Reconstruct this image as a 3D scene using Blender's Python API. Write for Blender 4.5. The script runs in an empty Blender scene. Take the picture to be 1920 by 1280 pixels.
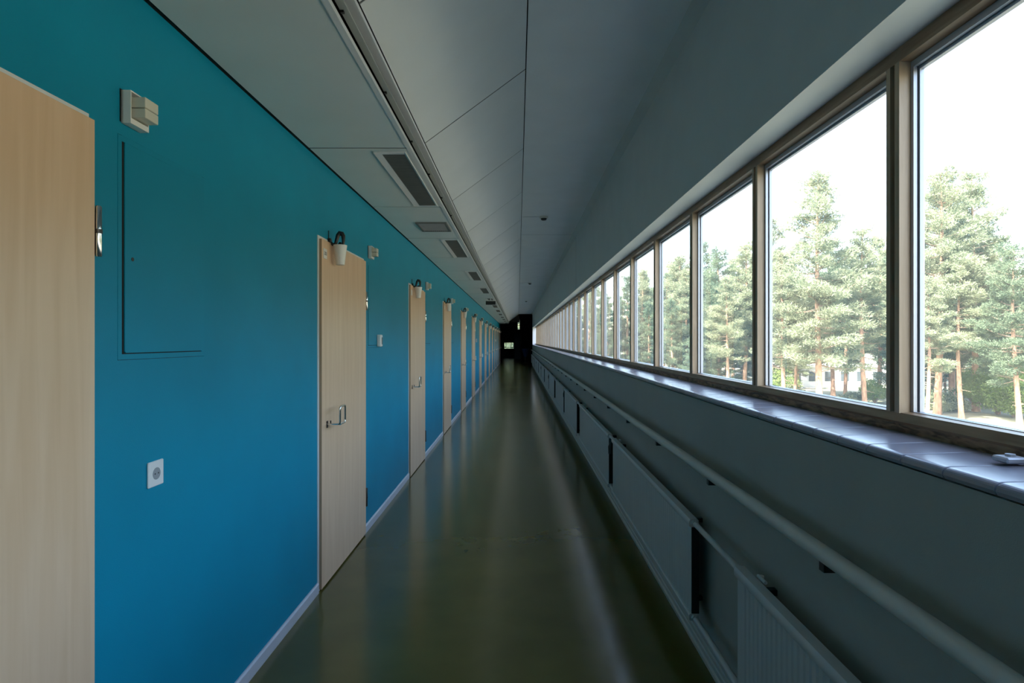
import bpy, math, random
import numpy as np
from mathutils import Vector, Matrix

# ------------------------------------------------------------------ scene, camera, light
sc = bpy.context.scene
C = sc.collection
CAM_Z = 1.484
FPX = 1067.0
VPX, VPY = 971.0, 638.0

cd = bpy.data.cameras.new('camera'); cam = bpy.data.objects.new('camera', cd); C.objects.link(cam)
cam.location = (0, 0, CAM_Z); cam.rotation_euler = (math.radians(90), 0, 0)
cd.sensor_width = 36.0; cd.lens = FPX / 1920 * 36.0
cd.shift_x = -(VPX - 960) / 1920; cd.shift_y = (VPY - 640) / 1920
cd.clip_start = 0.05; cd.clip_end = 800
sc.camera = cam

sc.view_settings.view_transform = 'Standard'
sc.view_settings.look = 'None'
sc.view_settings.gamma = 1.0
sc.view_settings.use_curve_mapping = False
sc.view_settings.exposure = 1.66

W = bpy.data.worlds.new('world'); sc.world = W; W.use_nodes = True
wn = W.node_tree.nodes; wl = W.node_tree.links
bg = wn['Background']
sky = wn.new('ShaderNodeTexSky'); sky.sky_type = 'NISHITA'
sky.sun_disc = False
sky.sun_elevation = math.radians(46); sky.sun_rotation = math.radians(230)
sky.air_density = 1.0; sky.dust_density = 2.5; sky.ozone_density = 1.0
sky_tint = wn.new('ShaderNodeMixRGB'); sky_tint.blend_type = 'MULTIPLY'; sky_tint.inputs[0].default_value = 1.0   # warm tint added to shift the sky light away from blue
sky_tint.inputs[2].default_value = (1.07, 1.0, 0.90, 1)
wl.new(sky.outputs[0], sky_tint.inputs[1]); wl.new(sky_tint.outputs[0], bg.inputs[0])
bg.inputs[1].default_value = 0.55

sd = bpy.data.lights.new('sun', 'SUN'); sun = bpy.data.objects.new('sun', sd); C.objects.link(sun)
sd.energy = 8.6; sd.angle = math.radians(0.6); sd.color = (1.0, 0.93, 0.82)
to_sun = Vector((-0.62, -0.42, 0.80)).normalized()
sun.rotation_euler = to_sun.to_track_quat('Z', 'Y').to_euler()
sun.location = (-20, -20, 30)

cy = sc.cycles
cy.max_bounces = 10; cy.diffuse_bounces = 6; cy.glossy_bounces = 4
cy.transmission_bounces = 6; cy.transparent_max_bounces = 24
cy.caustics_reflective = False; cy.caustics_refractive = False
cy.sample_clamp_indirect = 6.0
cy.use_denoising = True

# ------------------------------------------------------------------ materials
MATS = {}
def new_mat(name):
    m = bpy.data.materials.new(name); m.use_nodes = True
    MATS[name] = m
    return m, m.node_tree.nodes, m.node_tree.links, m.node_tree.nodes['Principled BSDF']

def pmat(name, col, rough=0.5, metal=0.0, var=0.06, scale=8.0, stretch=(1, 1, 1), bump=0.0, bscale=200.0, spec=0.5, coat=0.0):
    """painted or plain surface: base colour with a little noise variation and fine relief"""
    m, n, l, p = new_mat(name)
    tc = n.new('ShaderNodeTexCoord'); mp = n.new('ShaderNodeMapping'); mp.inputs['Scale'].default_value = stretch
    l.new(tc.outputs['Object'], mp.inputs['Vector'])
    no = n.new('ShaderNodeTexNoise'); no.inputs['Scale'].default_value = scale; no.inputs['Detail'].default_value = 4
    l.new(mp.outputs[0], no.inputs['Vector'])
    rp = n.new('ShaderNodeValToRGB')
    a = [max(0, c * (1 - var)) for c in col]; b = [min(1, c * (1 + var)) for c in col]
    rp.color_ramp.elements[0].position = 0.3; rp.color_ramp.elements[1].position = 0.7
    rp.color_ramp.elements[0].color = (*a, 1); rp.color_ramp.elements[1].color = (*b, 1)
    l.new(no.outputs['Fac'], rp.inputs['Fac']); l.new(rp.outputs[0], p.inputs['Base Color'])
    p.inputs['Roughness'].default_value = rough; p.inputs['Metallic'].default_value = metal
    p.inputs['Specular IOR Level'].default_value = spec
    p.inputs['Coat Weight'].default_value = coat
    if bump:
        nb = n.new('ShaderNodeTexNoise'); nb.inputs['Scale'].default_value = bscale; nb.inputs['Detail'].default_value = 2
        l.new(tc.outputs['Object'], nb.inputs['Vector'])
        bp = n.new('ShaderNodeBump'); bp.inputs['Strength'].default_value = bump; bp.inputs['Distance'].default_value = 0.002
        l.new(nb.outputs['Fac'], bp.inputs['Height']); l.new(bp.outputs[0], p.inputs['Normal'])
    return m

def wood_mat(name, c1, c2, rough=0.45, scale=(6, 6, 0.5), nscale=6.0, contrast=(0.3, 0.7), fine=True):
    m, n, l, p = new_mat(name)
    tc = n.new('ShaderNodeTexCoord'); oi = n.new('ShaderNodeObjectInfo')
    ad = n.new('ShaderNodeVectorMath'); ad.operation = 'ADD'
    mul = n.new('ShaderNodeVectorMath'); mul.operation = 'SCALE'; mul.inputs['Scale'].default_value = 17.0
    cb = n.new('ShaderNodeCombineXYZ')
    l.new(oi.outputs['Random'], cb.inputs[0]); l.new(oi.outputs['Random'], cb.inputs[1])
    l.new(cb.outputs[0], mul.inputs[0])
    l.new(tc.outputs['Object'], ad.inputs[0]); l.new(mul.outputs[0], ad.inputs[1])
    mp = n.new('ShaderNodeMapping'); mp.inputs['Scale'].default_value = scale
    l.new(ad.outputs[0], mp.inputs['Vector'])
    no = n.new('ShaderNodeTexNoise'); no.inputs['Scale'].default_value = nscale; no.inputs['Detail'].default_value = 6
    no.inputs['Distortion'].default_value = 0.6
    l.new(mp.outputs[0], no.inputs['Vector'])
    rp = n.new('ShaderNodeValToRGB')
    rp.color_ramp.elements[0].position = contrast[0]; rp.color_ramp.elements[1].position = contrast[1]
    rp.color_ramp.elements[0].color = (*c1, 1); rp.color_ramp.elements[1].color = (*c2, 1)
    l.new(no.outputs['Fac'], rp.inputs['Fac'])
    l.new(rp.outputs[0], p.inputs['Base Color'])
    p.inputs['Roughness'].default_value = rough
    return m

def glass_mat():
    """one pane: fresnel mirror over clear glass with a faint translucent veil imitating glare"""
    m, n, l, p = new_mat('window_glass'); n.remove(p)
    out = n['Material Output']
    tr = n.new('ShaderNodeBsdfTransparent'); tr.inputs[0].default_value = (0.93, 0.96, 0.95, 1)
    gl = n.new('ShaderNodeBsdfGlossy'); gl.inputs['Roughness'].default_value = 0.0
    fr = n.new('ShaderNodeFresnel'); fr.inputs['IOR'].default_value = 1.75
    geo = n.new('ShaderNodeNewGeometry'); mr = n.new('ShaderNodeMapRange')   # same reflectance from both sides of the pane
    mr.inputs['To Min'].default_value = 2.1; mr.inputs['To Max'].default_value = 1 / 2.1
    l.new(geo.outputs['Backfacing'], mr.inputs['Value']); l.new(mr.outputs[0], fr.inputs['IOR'])
    mx = n.new('ShaderNodeMixShader')
    l.new(fr.outputs[0], mx.inputs[0]); l.new(tr.outputs[0], mx.inputs[1]); l.new(gl.outputs[0], mx.inputs[2])
    veil = n.new('ShaderNodeBsdfTranslucent'); veil.inputs[0].default_value = (0.9, 0.93, 0.95, 1)  # pale veil put into the glass to wash out the view
    mx2 = n.new('ShaderNodeMixShader'); mx2.inputs[0].default_value = 0.045
    l.new(mx.outputs[0], mx2.inputs[1]); l.new(veil.outputs[0], mx2.inputs[2])
    l.new(mx2.outputs[0], out.inputs['Surface'])
    return m

def leaf_mat(name, ca, cb_, trans=0.35):
    m, n, l, p = new_mat(name); n.remove(p)
    out = n['Material Output']
    tc = n.new('ShaderNodeTexCoord'); no = n.new('ShaderNodeTexNoise'); no.inputs['Scale'].default_value = 0.9
    no.inputs['Detail'].default_value = 3
    l.new(tc.outputs['Object'], no.inputs['Vector'])
    rp = n.new('ShaderNodeValToRGB'); rp.color_ramp.elements[0].position = 0.35; rp.color_ramp.elements[1].position = 0.65
    rp.color_ramp.elements[0].color = (*ca, 1); rp.color_ramp.elements[1].color = (*cb_, 1)
    l.new(no.outputs['Fac'], rp.inputs['Fac'])
    df = n.new('ShaderNodeBsdfDiffuse'); tl = n.new('ShaderNodeBsdfTranslucent')
    l.new(rp.outputs[0], df.inputs[0]); l.new(rp.outputs[0], tl.inputs[0])
    mx = n.new('ShaderNodeMixShader'); mx.inputs[0].default_value = trans
    l.new(df.outputs[0], mx.inputs[1]); l.new(tl.outputs[0], mx.inputs[2])
    l.new(mx.outputs[0], out.inputs['Surface'])
    return m

def wall_blue():
    """turquoise gloss-less wall paint, fine roller texture, a few chips"""
    m = pmat('turquoise_paint', (0.002, 0.240, 0.375), rough=0.5, var=0.05, scale=2.5, bump=0.25, bscale=420.0, spec=0.2)
    n = m.node_tree.nodes; l = m.node_tree.links; p = n['Principled BSDF']
    src = p.inputs['Base Color'].links[0].from_socket
    vo = n.new('ShaderNodeTexVoronoi'); vo.inputs['Scale'].default_value = 2.6; vo.inputs['Randomness'].default_value = 1.0
    tc = n.new('ShaderNodeTexCoord'); l.new(tc.outputs['Object'], vo.inputs['Vector'])
    lt = n.new('ShaderNodeMath'); lt.operation = 'LESS_THAN'; lt.inputs[1].default_value = 0.011
    l.new(vo.outputs['Distance'], lt.inputs[0])
    mx = n.new('ShaderNodeMixRGB'); mx.inputs[2].default_value = (0.5, 0.5, 0.5, 1)
    l.new(lt.outputs[0], mx.inputs[0]); l.new(src, mx.inputs[1]); l.new(mx.outputs[0], p.inputs['Base Color'])
    return m

def floor_mat():
    m = pmat('olive_linoleum', (0.104, 0.094, 0.023), rough=0.2, var=0.12, scale=3.0, spec=0.5)
    n = m.node_tree.nodes; l = m.node_tree.links; p = n['Principled BSDF']
    tc = n.new('ShaderNodeTexCoord')
    no = n.new('ShaderNodeTexNoise'); no.inputs['Scale'].default_value = 1.4; no.inputs['Detail'].default_value = 5
    l.new(tc.outputs['Object'], no.inputs['Vector'])
    mr = n.new('ShaderNodeMapRange'); mr.inputs['To Min'].default_value = 0.14; mr.inputs['To Max'].default_value = 0.22
    l.new(no.outputs['Fac'], mr.inputs['Value']); l.new(mr.outputs[0], p.inputs['Roughness'])
    nb = n.new('ShaderNodeTexNoise'); nb.inputs['Scale'].default_value = 14; nb.inputs['Detail'].default_value = 3
    l.new(tc.outputs['Object'], nb.inputs['Vector'])
    bp = n.new('ShaderNodeBump'); bp.inputs['Strength'].default_value = 0.05; bp.inputs['Distance'].default_value = 0.004
    l.new(nb.outputs['Fac'], bp.inputs['Height']); l.new(bp.outputs[0], p.inputs['Normal'])
    # thin pale scuff marks
    mp = n.new('ShaderNodeMapping'); mp.inputs['Scale'].default_value = (9, 2.2, 1); mp.inputs['Rotation'].default_value = (0, 0, 0.5)
    l.new(tc.outputs['Object'], mp.inputs['Vector'])
    vo = n.new('ShaderNodeTexVoronoi'); vo.inputs['Scale'].default_value = 1.0
    l.new(mp.outputs[0], vo.inputs['Vector'])
    lt = n.new('ShaderNodeMath'); lt.operation = 'LESS_THAN'; lt.inputs[1].default_value = 0.014
    l.new(vo.outputs['Distance'], lt.inputs[0])
    mul = n.new('ShaderNodeMath'); mul.operation = 'MULTIPLY'; mul.inputs[1].default_value = 0.03
    l.new(lt.outputs[0], mul.inputs[0])
    src = p.inputs['Base Color'].links[0].from_socket
    mx = n.new('ShaderNodeMixRGB'); mx.inputs[2].default_value = (0.4, 0.4, 0.36, 1)
    l.new(mul.outputs[0], mx.inputs[0]); l.new(src, mx.inputs[1]); l.new(mx.outputs[0], p.inputs['Base Color'])
    return m

def ground_mat():
    m, n, l, p = new_mat('dry_ground')
    tc = n.new('ShaderNodeTexCoord'); no = n.new('ShaderNodeTexNoise'); no.inputs['Scale'].default_value = 0.12
    no.inputs['Detail'].default_value = 8
    l.new(tc.outputs['Object'], no.inputs['Vector'])
    rp = n.new('ShaderNodeValToRGB'); rp.color_ramp.elements[0].position = 0.42; rp.color_ramp.elements[1].position = 0.6
    rp.color_ramp.elements[0].color = (0.19, 0.20, 0.13, 1); rp.color_ramp.elements[1].color = (0.36, 0.35, 0.29, 1)
    l.new(no.outputs['Fac'], rp.inputs['Fac']); l.new(rp.outputs[0], p.inputs['Base Color'])
    p.inputs['Roughness'].default_value = 0.95
    return m

M_WALL = wall_blue()
M_FLOOR = floor_mat()
M_CEIL = pmat('ceiling_paint', (0.80, 0.82, 0.82), rough=0.65, var=0.03, scale=3, bump=0.06, bscale=300)
M_PANEL = pmat('ceiling_panel_paint', (0.72, 0.74, 0.74), rough=0.38, var=0.03, scale=3, bump=0.05, bscale=250)
M_GREY = pmat('grey_wall_paint', (0.33, 0.35, 0.33), rough=0.5, var=0.04, scale=4, bump=0.2, bscale=350)
M_UPPER = pmat('pale_upper_wall_paint', (0.55, 0.58, 0.575), rough=0.6, var=0.03, scale=4, bump=0.15, bscale=350)
M_WHITE = pmat('white_enamel', (0.70, 0.70, 0.72), rough=0.35, var=0.02)
M_BASE = pmat('light_baseboard', (0.55, 0.56, 0.62), rough=0.4, var=0.04)
M_BIRCH = wood_mat('birch_veneer', (0.72, 0.465, 0.285), (0.83, 0.575, 0.385), rough=0.36, scale=(7, 7, 0.45), nscale=3.5, contrast=(0.25, 0.8))
M_EDGE_SHADE = wood_mat('birch_edge_shade', (0.30, 0.20, 0.12), (0.38, 0.26, 0.16), rough=0.5, scale=(7, 7, 0.6))  # darker brown puts the shade on the leaf's near edge into colour
M_PINE = wood_mat('varnished_pine', (0.26, 0.155, 0.085), (0.43, 0.29, 0.175), rough=0.4, scale=(14, 1.2, 14), nscale=4.0)
M_PINEV = wood_mat('varnished_pine_upright', (0.40, 0.275, 0.175), (0.52, 0.38, 0.26), rough=0.42, scale=(14, 14, 0.9), nscale=4.0)
M_APRON = wood_mat('dark_grained_pine', (0.10, 0.055, 0.03), (0.36, 0.22, 0.12), rough=0.5, scale=(10, 3.5, 16), nscale=5.0, contrast=(0.38, 0.62))
M_ALU = pmat('grey_aluminium', (0.50, 0.51, 0.56), rough=0.35, metal=0.35, var=0.02)
M_GLASS = glass_mat()
M_TILE = pmat('glazed_sill_tile', (0.28, 0.28, 0.34), rough=0.22, var=0.04, scale=5, spec=0.4)
M_GROUT = pmat('grey_grout', (0.62, 0.62, 0.64), rough=0.9)
M_CHROME = pmat('chrome', (0.75, 0.74, 0.73), rough=0.12, metal=1.0, var=0.02)
M_STEEL = pmat('dark_steel', (0.07, 0.065, 0.065), rough=0.35, metal=0.9)
M_BLACK = pmat('black_metal', (0.010, 0.010, 0.010), rough=0.4)
M_GAP_SHADE = pmat('gap_shade_black', (0.01, 0.01, 0.01), rough=0.95)  # near-black colour that stands in for shade inside gaps and recesses
M_RAD = pmat('radiator_enamel', (0.50, 0.53, 0.55), rough=0.38, var=0.02)
M_RAIL = pmat('rail_enamel', (0.54, 0.55, 0.53), rough=0.4, var=0.04)
M_LAMP = pmat('lamp_white', (0.78, 0.76, 0.75), rough=0.35, var=0.01)
M_BEIGE = pmat('beige_plastic', (0.64, 0.61, 0.52), rough=0.4, var=0.02)
M_LOUV = pmat('louver_grey', (0.16, 0.16, 0.155), rough=0.5, var=0.05)
M_CHAN = pmat('olive_grey_channel', (0.36, 0.38, 0.36), rough=0.5)
M_SEAM = pmat('seam_grey', (0.10, 0.105, 0.105), rough=0.8)
M_GREYPL = pmat('grey_plastic', (0.30, 0.31, 0.33), rough=0.5)
M_INK = pmat('dark_ink', (0.05, 0.05, 0.06), rough=0.6)
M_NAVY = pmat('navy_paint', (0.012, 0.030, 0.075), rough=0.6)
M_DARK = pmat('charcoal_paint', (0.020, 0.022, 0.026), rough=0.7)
M_BLUE = pmat('blue_plastic', (0.02, 0.06, 0.22), rough=0.4)
M_FACADE = pmat('pale_render', (0.70, 0.67, 0.60), rough=0.85, var=0.05)
M_ROOF = pmat('roof_felt', (0.12, 0.12, 0.12), rough=0.9)
M_GROUND = ground_mat()
M_BARK = pmat('orange_pine_bark', (0.46, 0.29, 0.20), rough=0.9, var=0.35, scale=5, stretch=(1, 1, 0.35), bump=0.5, bscale=12)
M_BARKD = pmat('grey_branch_bark', (0.33, 0.25, 0.19), rough=0.9, var=0.3, scale=5)
M_NEEDLE = leaf_mat('pine_needles', (0.19, 0.23, 0.15), (0.35, 0.385, 0.26))
M_NEEDLE2 = leaf_mat('deep_pine_needles', (0.11, 0.16, 0.11), (0.20, 0.26, 0.17))
M_LEAF = leaf_mat('broad_leaves', (0.20, 0.30, 0.10), (0.36, 0.46, 0.18), trans=0.45)
M_HOUSE = pmat('white_house_paint', (0.85, 0.83, 0.80), rough=0.8)
M_PANE = pmat('dark_window_pane', (0.10, 0.12, 0.13), rough=0.1)

# ------------------------------------------------------------------ mesh helpers
class MB:
    def __init__(s): s.v = []; s.f = []
    def add(s, vs, fs):
        o = len(s.v); s.v += [tuple(p) for p in vs]; s.f += [tuple(i + o for i in f) for f in fs]; return s
    def box(s, x0, x1, y0, y1, z0, z1):
        return s.add([(x0, y0, z0), (x1, y0, z0), (x1, y1, z0), (x0, y1, z0), (x0, y0, z1), (x1, y0, z1), (x1, y1, z1), (x0, y1, z1)],
                     [(0, 3, 2, 1), (4, 5, 6, 7), (0, 1, 5, 4), (1, 2, 6, 5), (2, 3, 7, 6), (3, 0, 4, 7)])
    def cbox(s, x0, x1, y0, y1, z0, z1, c):
        """box with chamfered edges"""
        X, Y, Z = (x0, x1), (y0, y1), (z0, z1); sg = (1, -1)
        idx = {}; vs = []
        for i in (0, 1):
            for j in (0, 1):
                for k in (0, 1):
                    cx, cyy, cz = X[i], Y[j], Z[k]; dx, dy, dz = sg[i] * c, sg[j] * c, sg[k] * c
                    idx[i, j, k, 0] = len(vs); vs.append((cx, cyy + dy, cz + dz))
                    idx[i, j, k, 1] = len(vs); vs.append((cx + dx, cyy, cz + dz))
                    idx[i, j, k, 2] = len(vs); vs.append((cx + dx, cyy + dy, cz))
        fs = []
        q = [(0, 0), (1, 0), (1, 1), (0, 1)]
        for e in (0, 1):
            r = lambda L: L if e == 1 else L[::-1]
            fs.append(tuple(r([idx[e, a, b, 0] for a, b in q])))
            fs.append(tuple(r([idx[b, e, a, 1] for a, b in q])))
            fs.append(tuple(r([idx[a, b, e, 2] for a, b in q])))
        for a in (0, 1):
            for b in (0, 1):
                f1 = [idx[0, a, b, 1], idx[1, a, b, 1], idx[1, a, b, 2], idx[0, a, b, 2]]
                f2 = [idx[a, 0, b, 0], idx[a, 1, b, 0], idx[a, 1, b, 2], idx[a, 0, b, 2]]
                f3 = [idx[a, b, 0, 0], idx[a, b, 1, 0], idx[a, b, 1, 1], idx[a, b, 0, 1]]
                fs += [tuple(f1 if (a == b) == False else f1[::-1]), tuple(f2 if (a == b) else f2[::-1]), tuple(f3 if (a != b) else f3[::-1])]
                for k in (0, 1):
                    t = [idx[a, b, k, 0], idx[a, b, k, 1], idx[a, b, k, 2]]
                    fs.append(tuple(t))
        return s.add(vs, fs)
    def prism(s, prof, y0, y1):
        """profile list of (x, z), extruded along y"""
        n = len(prof)
        vs = [(x, y0, z) for x, z in prof] + [(x, y1, z) for x, z in prof]
        fs = [tuple(range(n)), tuple(range(2 * n - 1, n - 1, -1))]
        for i in range(n):
            j = (i + 1) % n
            fs.append((i, i + n, j + n, j))
        return s.add(vs, fs)
    def prism_z(s, prof, z0, z1):
        n = len(prof)
        vs = [(x, y, z0) for x, y in prof] + [(x, y, z1) for x, y in prof]
        fs = [tuple(range(n))[::-1], tuple(range(n, 2 * n))]
        for i in range(n):
            j = (i + 1) % n
            fs.append((i, j, j + n, i + n))
        return s.add(vs, fs)
    def tube(s, path, rad, n=10, caps=True):
        P = [Vector(p) for p in path]
        if not hasattr(rad, '__len__'): rad = [rad] * len(P)
        vs = []; fs = []
        prev = None
        for i, p in enumerate(P):
            t = (P[min(i + 1, len(P) - 1)] - P[max(i - 1, 0)]).normalized()
            if prev is None:
                u = t.cross(Vector((0, 0, 1)) if abs(t.z) < 0.9 else Vector((1, 0, 0))).normalized()
            else:
                u = (prev - t * prev.dot(t)).normalized()
            prev = u; w = t.cross(u)
            for k in range(n):
                a = 2 * math.pi * k / n
                vs.append(p + (u * math.cos(a) + w * math.sin(a)) * rad[i])
        for i in range(len(P) - 1):
            for k in range(n):
                k2 = (k + 1) % n
                fs.append((i * n + k, i * n + k2, (i + 1) * n + k2, (i + 1) * n + k))
        if caps:
            fs.append(tuple(range(n))[::-1]); m = (len(P) - 1) * n; fs.append(tuple(range(m, m + n)))
        return s.add(vs, fs)
    def lathe(s, prof, cx, cyy, cz, n=20, close=False):
        """profile (r, z) around a vertical axis"""
        vs = []; fs = []
        for r, z in prof:
            for k in range(n):
                a = 2 * math.pi * k / n; vs.append((cx + r * math.cos(a), cyy + r * math.sin(a), cz + z))
        for i in range(len(prof) - 1):
            for k in range(n):
                k2 = (k + 1) % n
                fs.append((i * n + k, i * n + k2, (i + 1) * n + k2, (i + 1) * n + k))
        if close:
            fs.append(tuple(range(n))[::-1]); m = (len(prof) - 1) * n; fs.append(tuple(range(m, m + n)))
        return s.add(vs, fs)
    def mesh(s, name, mat, off=(0, 0, 0), smooth=False):
        me = bpy.data.meshes.new(name)
        me.from_pydata([(a - off[0], b - off[1], c - off[2]) for a, b, c in s.v], [], s.f)
        me.materials.append(mat)
        if smooth:
            me.polygons.foreach_set('use_smooth', [True] * len(me.polygons))
            try: me.set_sharp_from_angle(angle=math.radians(38))
            except Exception: pass
        me.update()
        return me
    def build(s, name, mat, parent=None, smooth=False):
        if parent is not None:
            off = WLOC[parent.name]
        else:
            a = np.array(s.v); lo, hi = a.min(0), a.max(0); off = ((lo[0] + hi[0]) / 2, (lo[1] + hi[1]) / 2, lo[2])
        o = bpy.data.objects.new(name, s.mesh(name, mat, off, smooth)); C.objects.link(o)
        if parent is not None:
            o.parent = parent; WLOC[o.name] = off
        else:
            o.location = off; WLOC[o.name] = tuple(off)
        return o

WLOC = {}
def tag(o, label=None, cat=None, group=None, kind=None):
    if label: o['label'] = label
    if cat: o['category'] = cat
    if group: o['group'] = group
    if kind: o['kind'] = kind
    return o
def empty(name, loc, label=None, cat=None, group=None, kind=None):
    o = bpy.data.objects.new(name, None); C.objects.link(o); o.location = loc; o.empty_display_size = 0.1
    WLOC[o.name] = tuple(loc)
    return tag(o, label, cat, group, kind)
def copy_tree(root, loc, name=None):
    r = root.copy(); C.objects.link(r); r.location = loc
    if name: r.name = name
    WLOC[r.name] = tuple(loc)
    for ch in root.children:
        c = ch.copy(); C.objects.link(c); c.parent = r
        for g in ch.children:
            d = g.copy(); C.objects.link(d); d.parent = c
    return r
def shared(name, me, parent, loc):
    o = bpy.data.objects.new(name, me); C.objects.link(o); o.parent = parent; o.location = loc
    return o
ORD = ['first', 'second', 'third', 'fourth', 'fifth', 'sixth', 'seventh', 'eighth', 'ninth', 'tenth', 'eleventh', 'twelfth',
       'thirteenth', 'fourteenth', 'fifteenth', 'sixteenth', 'seventeenth', 'eighteenth', 'nineteenth', 'twentieth']
_t = ['', '', 'twenty', 'thirty', 'forty']
def ordinal(i):
    if i < 20: return ORD[i]
    n = i + 1
    return _t[n // 10] + '-' + ORD[n % 10 - 1] if n % 10 else {30: 'thirtieth', 40: 'fortieth', 20: 'twentieth'}[n]

# ------------------------------------------------------------------ dimensions
Y0, YR, YL, YE = -7.0, 34.6, 38.3, 48.0      # back wall, end of right wall, end of left wall, lobby end wall
XL, XR = -1.18, 0.88                         # corridor faces
XO = 1.18                                    # outer face of the window wall
HLOW, HHIGH = 2.55, 3.084
SILL_F, SILL_B, HEAD_F, HEAD_B = 1.226, 1.234, 2.254, 2.292
XW, GX = 1.05, 1.105                         # room face of the window timber, glass plane
DOOR_STEP = 2.785
PANEL = 1.3925
MUL0, MULD = 1.567, 0.928

# ------------------------------------------------------------------ large structure
f = MB(); f.box(-3.4, 3.4, YR, YE, -0.25, 0.0); f.box(XL - 0.12, XO, Y0, YR, -0.25, 0.0)
tag(f.build('floor', M_FLOOR), 'glossy olive green linoleum floor of the long corridor', 'floor', kind='structure')

# left wall with door and hatch openings
DOOR_Y0, DOOR_Y1 = 3.345, 4.345              # first far door, frame opening
HA0, HA1, HZ0, HZ1 = 4.462, 4.925, 1.425, 2.095
def hatch_at(k): return k >= 0
w = MB(); T = 0.13
edges = []
kmin, kmax = -1, 12
prev = Y0
for k in range(kmin, kmax + 1):
    a = DOOR_Y0 + DOOR_STEP * k; b = DOOR_Y1 + DOOR_STEP * k
    if prev < a:
        if k == kmin:
            w.box(XL - T, XL, prev, a, 0, 2.62)
        else:
            h0 = HA0 + DOOR_STEP * (k - 1); h1 = HA1 + DOOR_STEP * (k - 1)
            w.box(XL - T, XL, prev, h0, 0, 2.62); w.box(XL - T, XL, h1, a, 0, 2.62)
            w.box(XL - T, XL, h0, h1, 0, HZ0); w.box(XL - T, XL, h0, h1, HZ1, 2.62)
            w.box(XL - T, XL - 0.035, h0, h1, HZ0, HZ1)
    w.box(XL - T, XL, a, b, 2.105, 2.62)
    w.box(XL - T, XL - 0.06, a, b, 0, 2.105)
    prev = b
w.box(XL - T, XL, prev, YL, 0, 2.62)
tag(w.build('wall_left', M_WALL), 'turquoise blue painted wall with the row of doors', 'wall', kind='structure')

# right wall: solid below and above the window band
w = MB()
w.prism([(XR, 0), (XO, 0), (XO, SILL_B - 0.035), (XR, SILL_F - 0.03)], Y0, YR)
w.box(XR, XO, YR - 0.42, YR, 1.15, 2.4)
tag(w.build('wall_right', M_GREY), 'grey painted parapet wall under the window band', 'wall', kind='structure')
m = MB(); m.box(XR + 0.005, XO, YR - 0.44, YR - 0.42, 1.236, 2.27)  # white liner added to imitate bright skylight on the end reveal
tag(m.build('trim_8', M_WHITE), 'white liner added to brighten the reveal at the far end of the window band', 'trim', kind='structure')
# upper right wall boards
wu = empty('wall_upper', (XR, 8, HEAD_F), 'grey boarded wall above the window band', 'wall', kind='structure')
seams = [Y0, 0.26, 8.62, 16.98, 25.34, YR]
for a, b in zip(seams[:-1], seams[1:]):
    m = MB(); m.prism([(XR, HEAD_F), (XW + 0.005, HEAD_B), (XW + 0.005, HHIGH + 0.02), (0.93, HHIGH + 0.02), (0.82, HHIGH), (XR, HHIGH - 0.045)], a + 0.002, b - 0.002)
    m.build('wall_board', M_UPPER, wu)
    m = MB(); m.box(XR - 0.0006, XR + 0.001, b - 0.004, b + 0.004, HEAD_F, HHIGH - 0.045); m.build('seam_strip', M_SEAM, wu)
m = MB(); m.box(XW + 0.006, GX + 0.006, Y0, YR, HEAD_B + 0.003, HHIGH + 0.05); m.build('wall_core', M_GREY, wu)

# ceiling: high flat boards, slanted panels, low panels
ce = empty('ceiling', (0, 14, HHIGH), 'stepped grey ceiling with low panels, slanted panels and flat boards', 'ceiling', kind='structure')
for a, b in zip(seams[:-1], seams[1:]):
    m = MB(); m.box(0.05, 0.823, a + 0.002, b - 0.002, HHIGH, HHIGH + 0.02); m.build('ceiling_board', M_CEIL, ce)
    m = MB(); m.box(0.05, 0.823, b - 0.004, b + 0.004, HHIGH - 0.0006, HHIGH + 0.001); m.build('seam_strip', M_SEAM, ce)
AX, AZ, BX, BZ = -0.547, 2.649, 0.044, HHIGH
nx, nz = -(BZ - AZ), (BX - AX); nl = math.hypot(nx, nz); nx, nz = nx / nl * 0.016, nz / nl * 0.016
y = 3.36 - PANEL * 8
slant_me = None; slant_seam = None
while y < YR - 0.2:
    y1 = min(y + PANEL, YR + 0.6)
    if slant_me is None or y1 - y < PANEL - 0.01:
        m = MB(); m.prism([(AX, AZ), (BX, BZ), (BX + nx, BZ + nz), (AX + nx, AZ + nz)], 0.006, y1 - y - 0.006)
        me = m.mesh('slanted_panel', M_PANEL)
        if slant_me is None: slant_me = me
    else: me = slant_me
    shared('slanted_panel', me, ce, Vector((0, y, 0)) - ce.location)
    if slant_seam is None:
        q = MB(); q.prism([(AX + nx * .1, AZ + nz * .1), (BX + nx * .1, BZ + nz * .1), (BX + nx * .5, BZ + nz * .5), (AX + nx * .5, AZ + nz * .5)], -0.0055, 0.0055); slant_seam = q.mesh('seam_strip', M_SEAM)
    shared('seam_strip', slant_seam, ce, Vector((0, y, 0)) - ce.location)
    y = y1
low_me = None; low_seam = None
y = 3.16 - PANEL * 8
while y < 36.4:
    if low_me is None:
        m = MB(); m.cbox(XL + 0.022, -0.594, 0.008, PANEL - 0.008, HLOW, HLOW + 0.02, 0.002)
        low_me = m.mesh('ceiling_panel', M_PANEL)
    shared('ceiling_panel', low_me, ce, Vector((0, y, 0)) - ce.location)
    if low_seam is None:
        q = MB(); q.box(XL + 0.022, -0.594, -0.0078, 0.0078, HLOW + 0.002, HLOW + 0.006); low_seam = q.mesh('seam_strip', M_SEAM)
    shared('seam_strip', low_seam, ce, Vector((0, y, 0)) - ce.location)
    y += PANEL
YC = y
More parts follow.
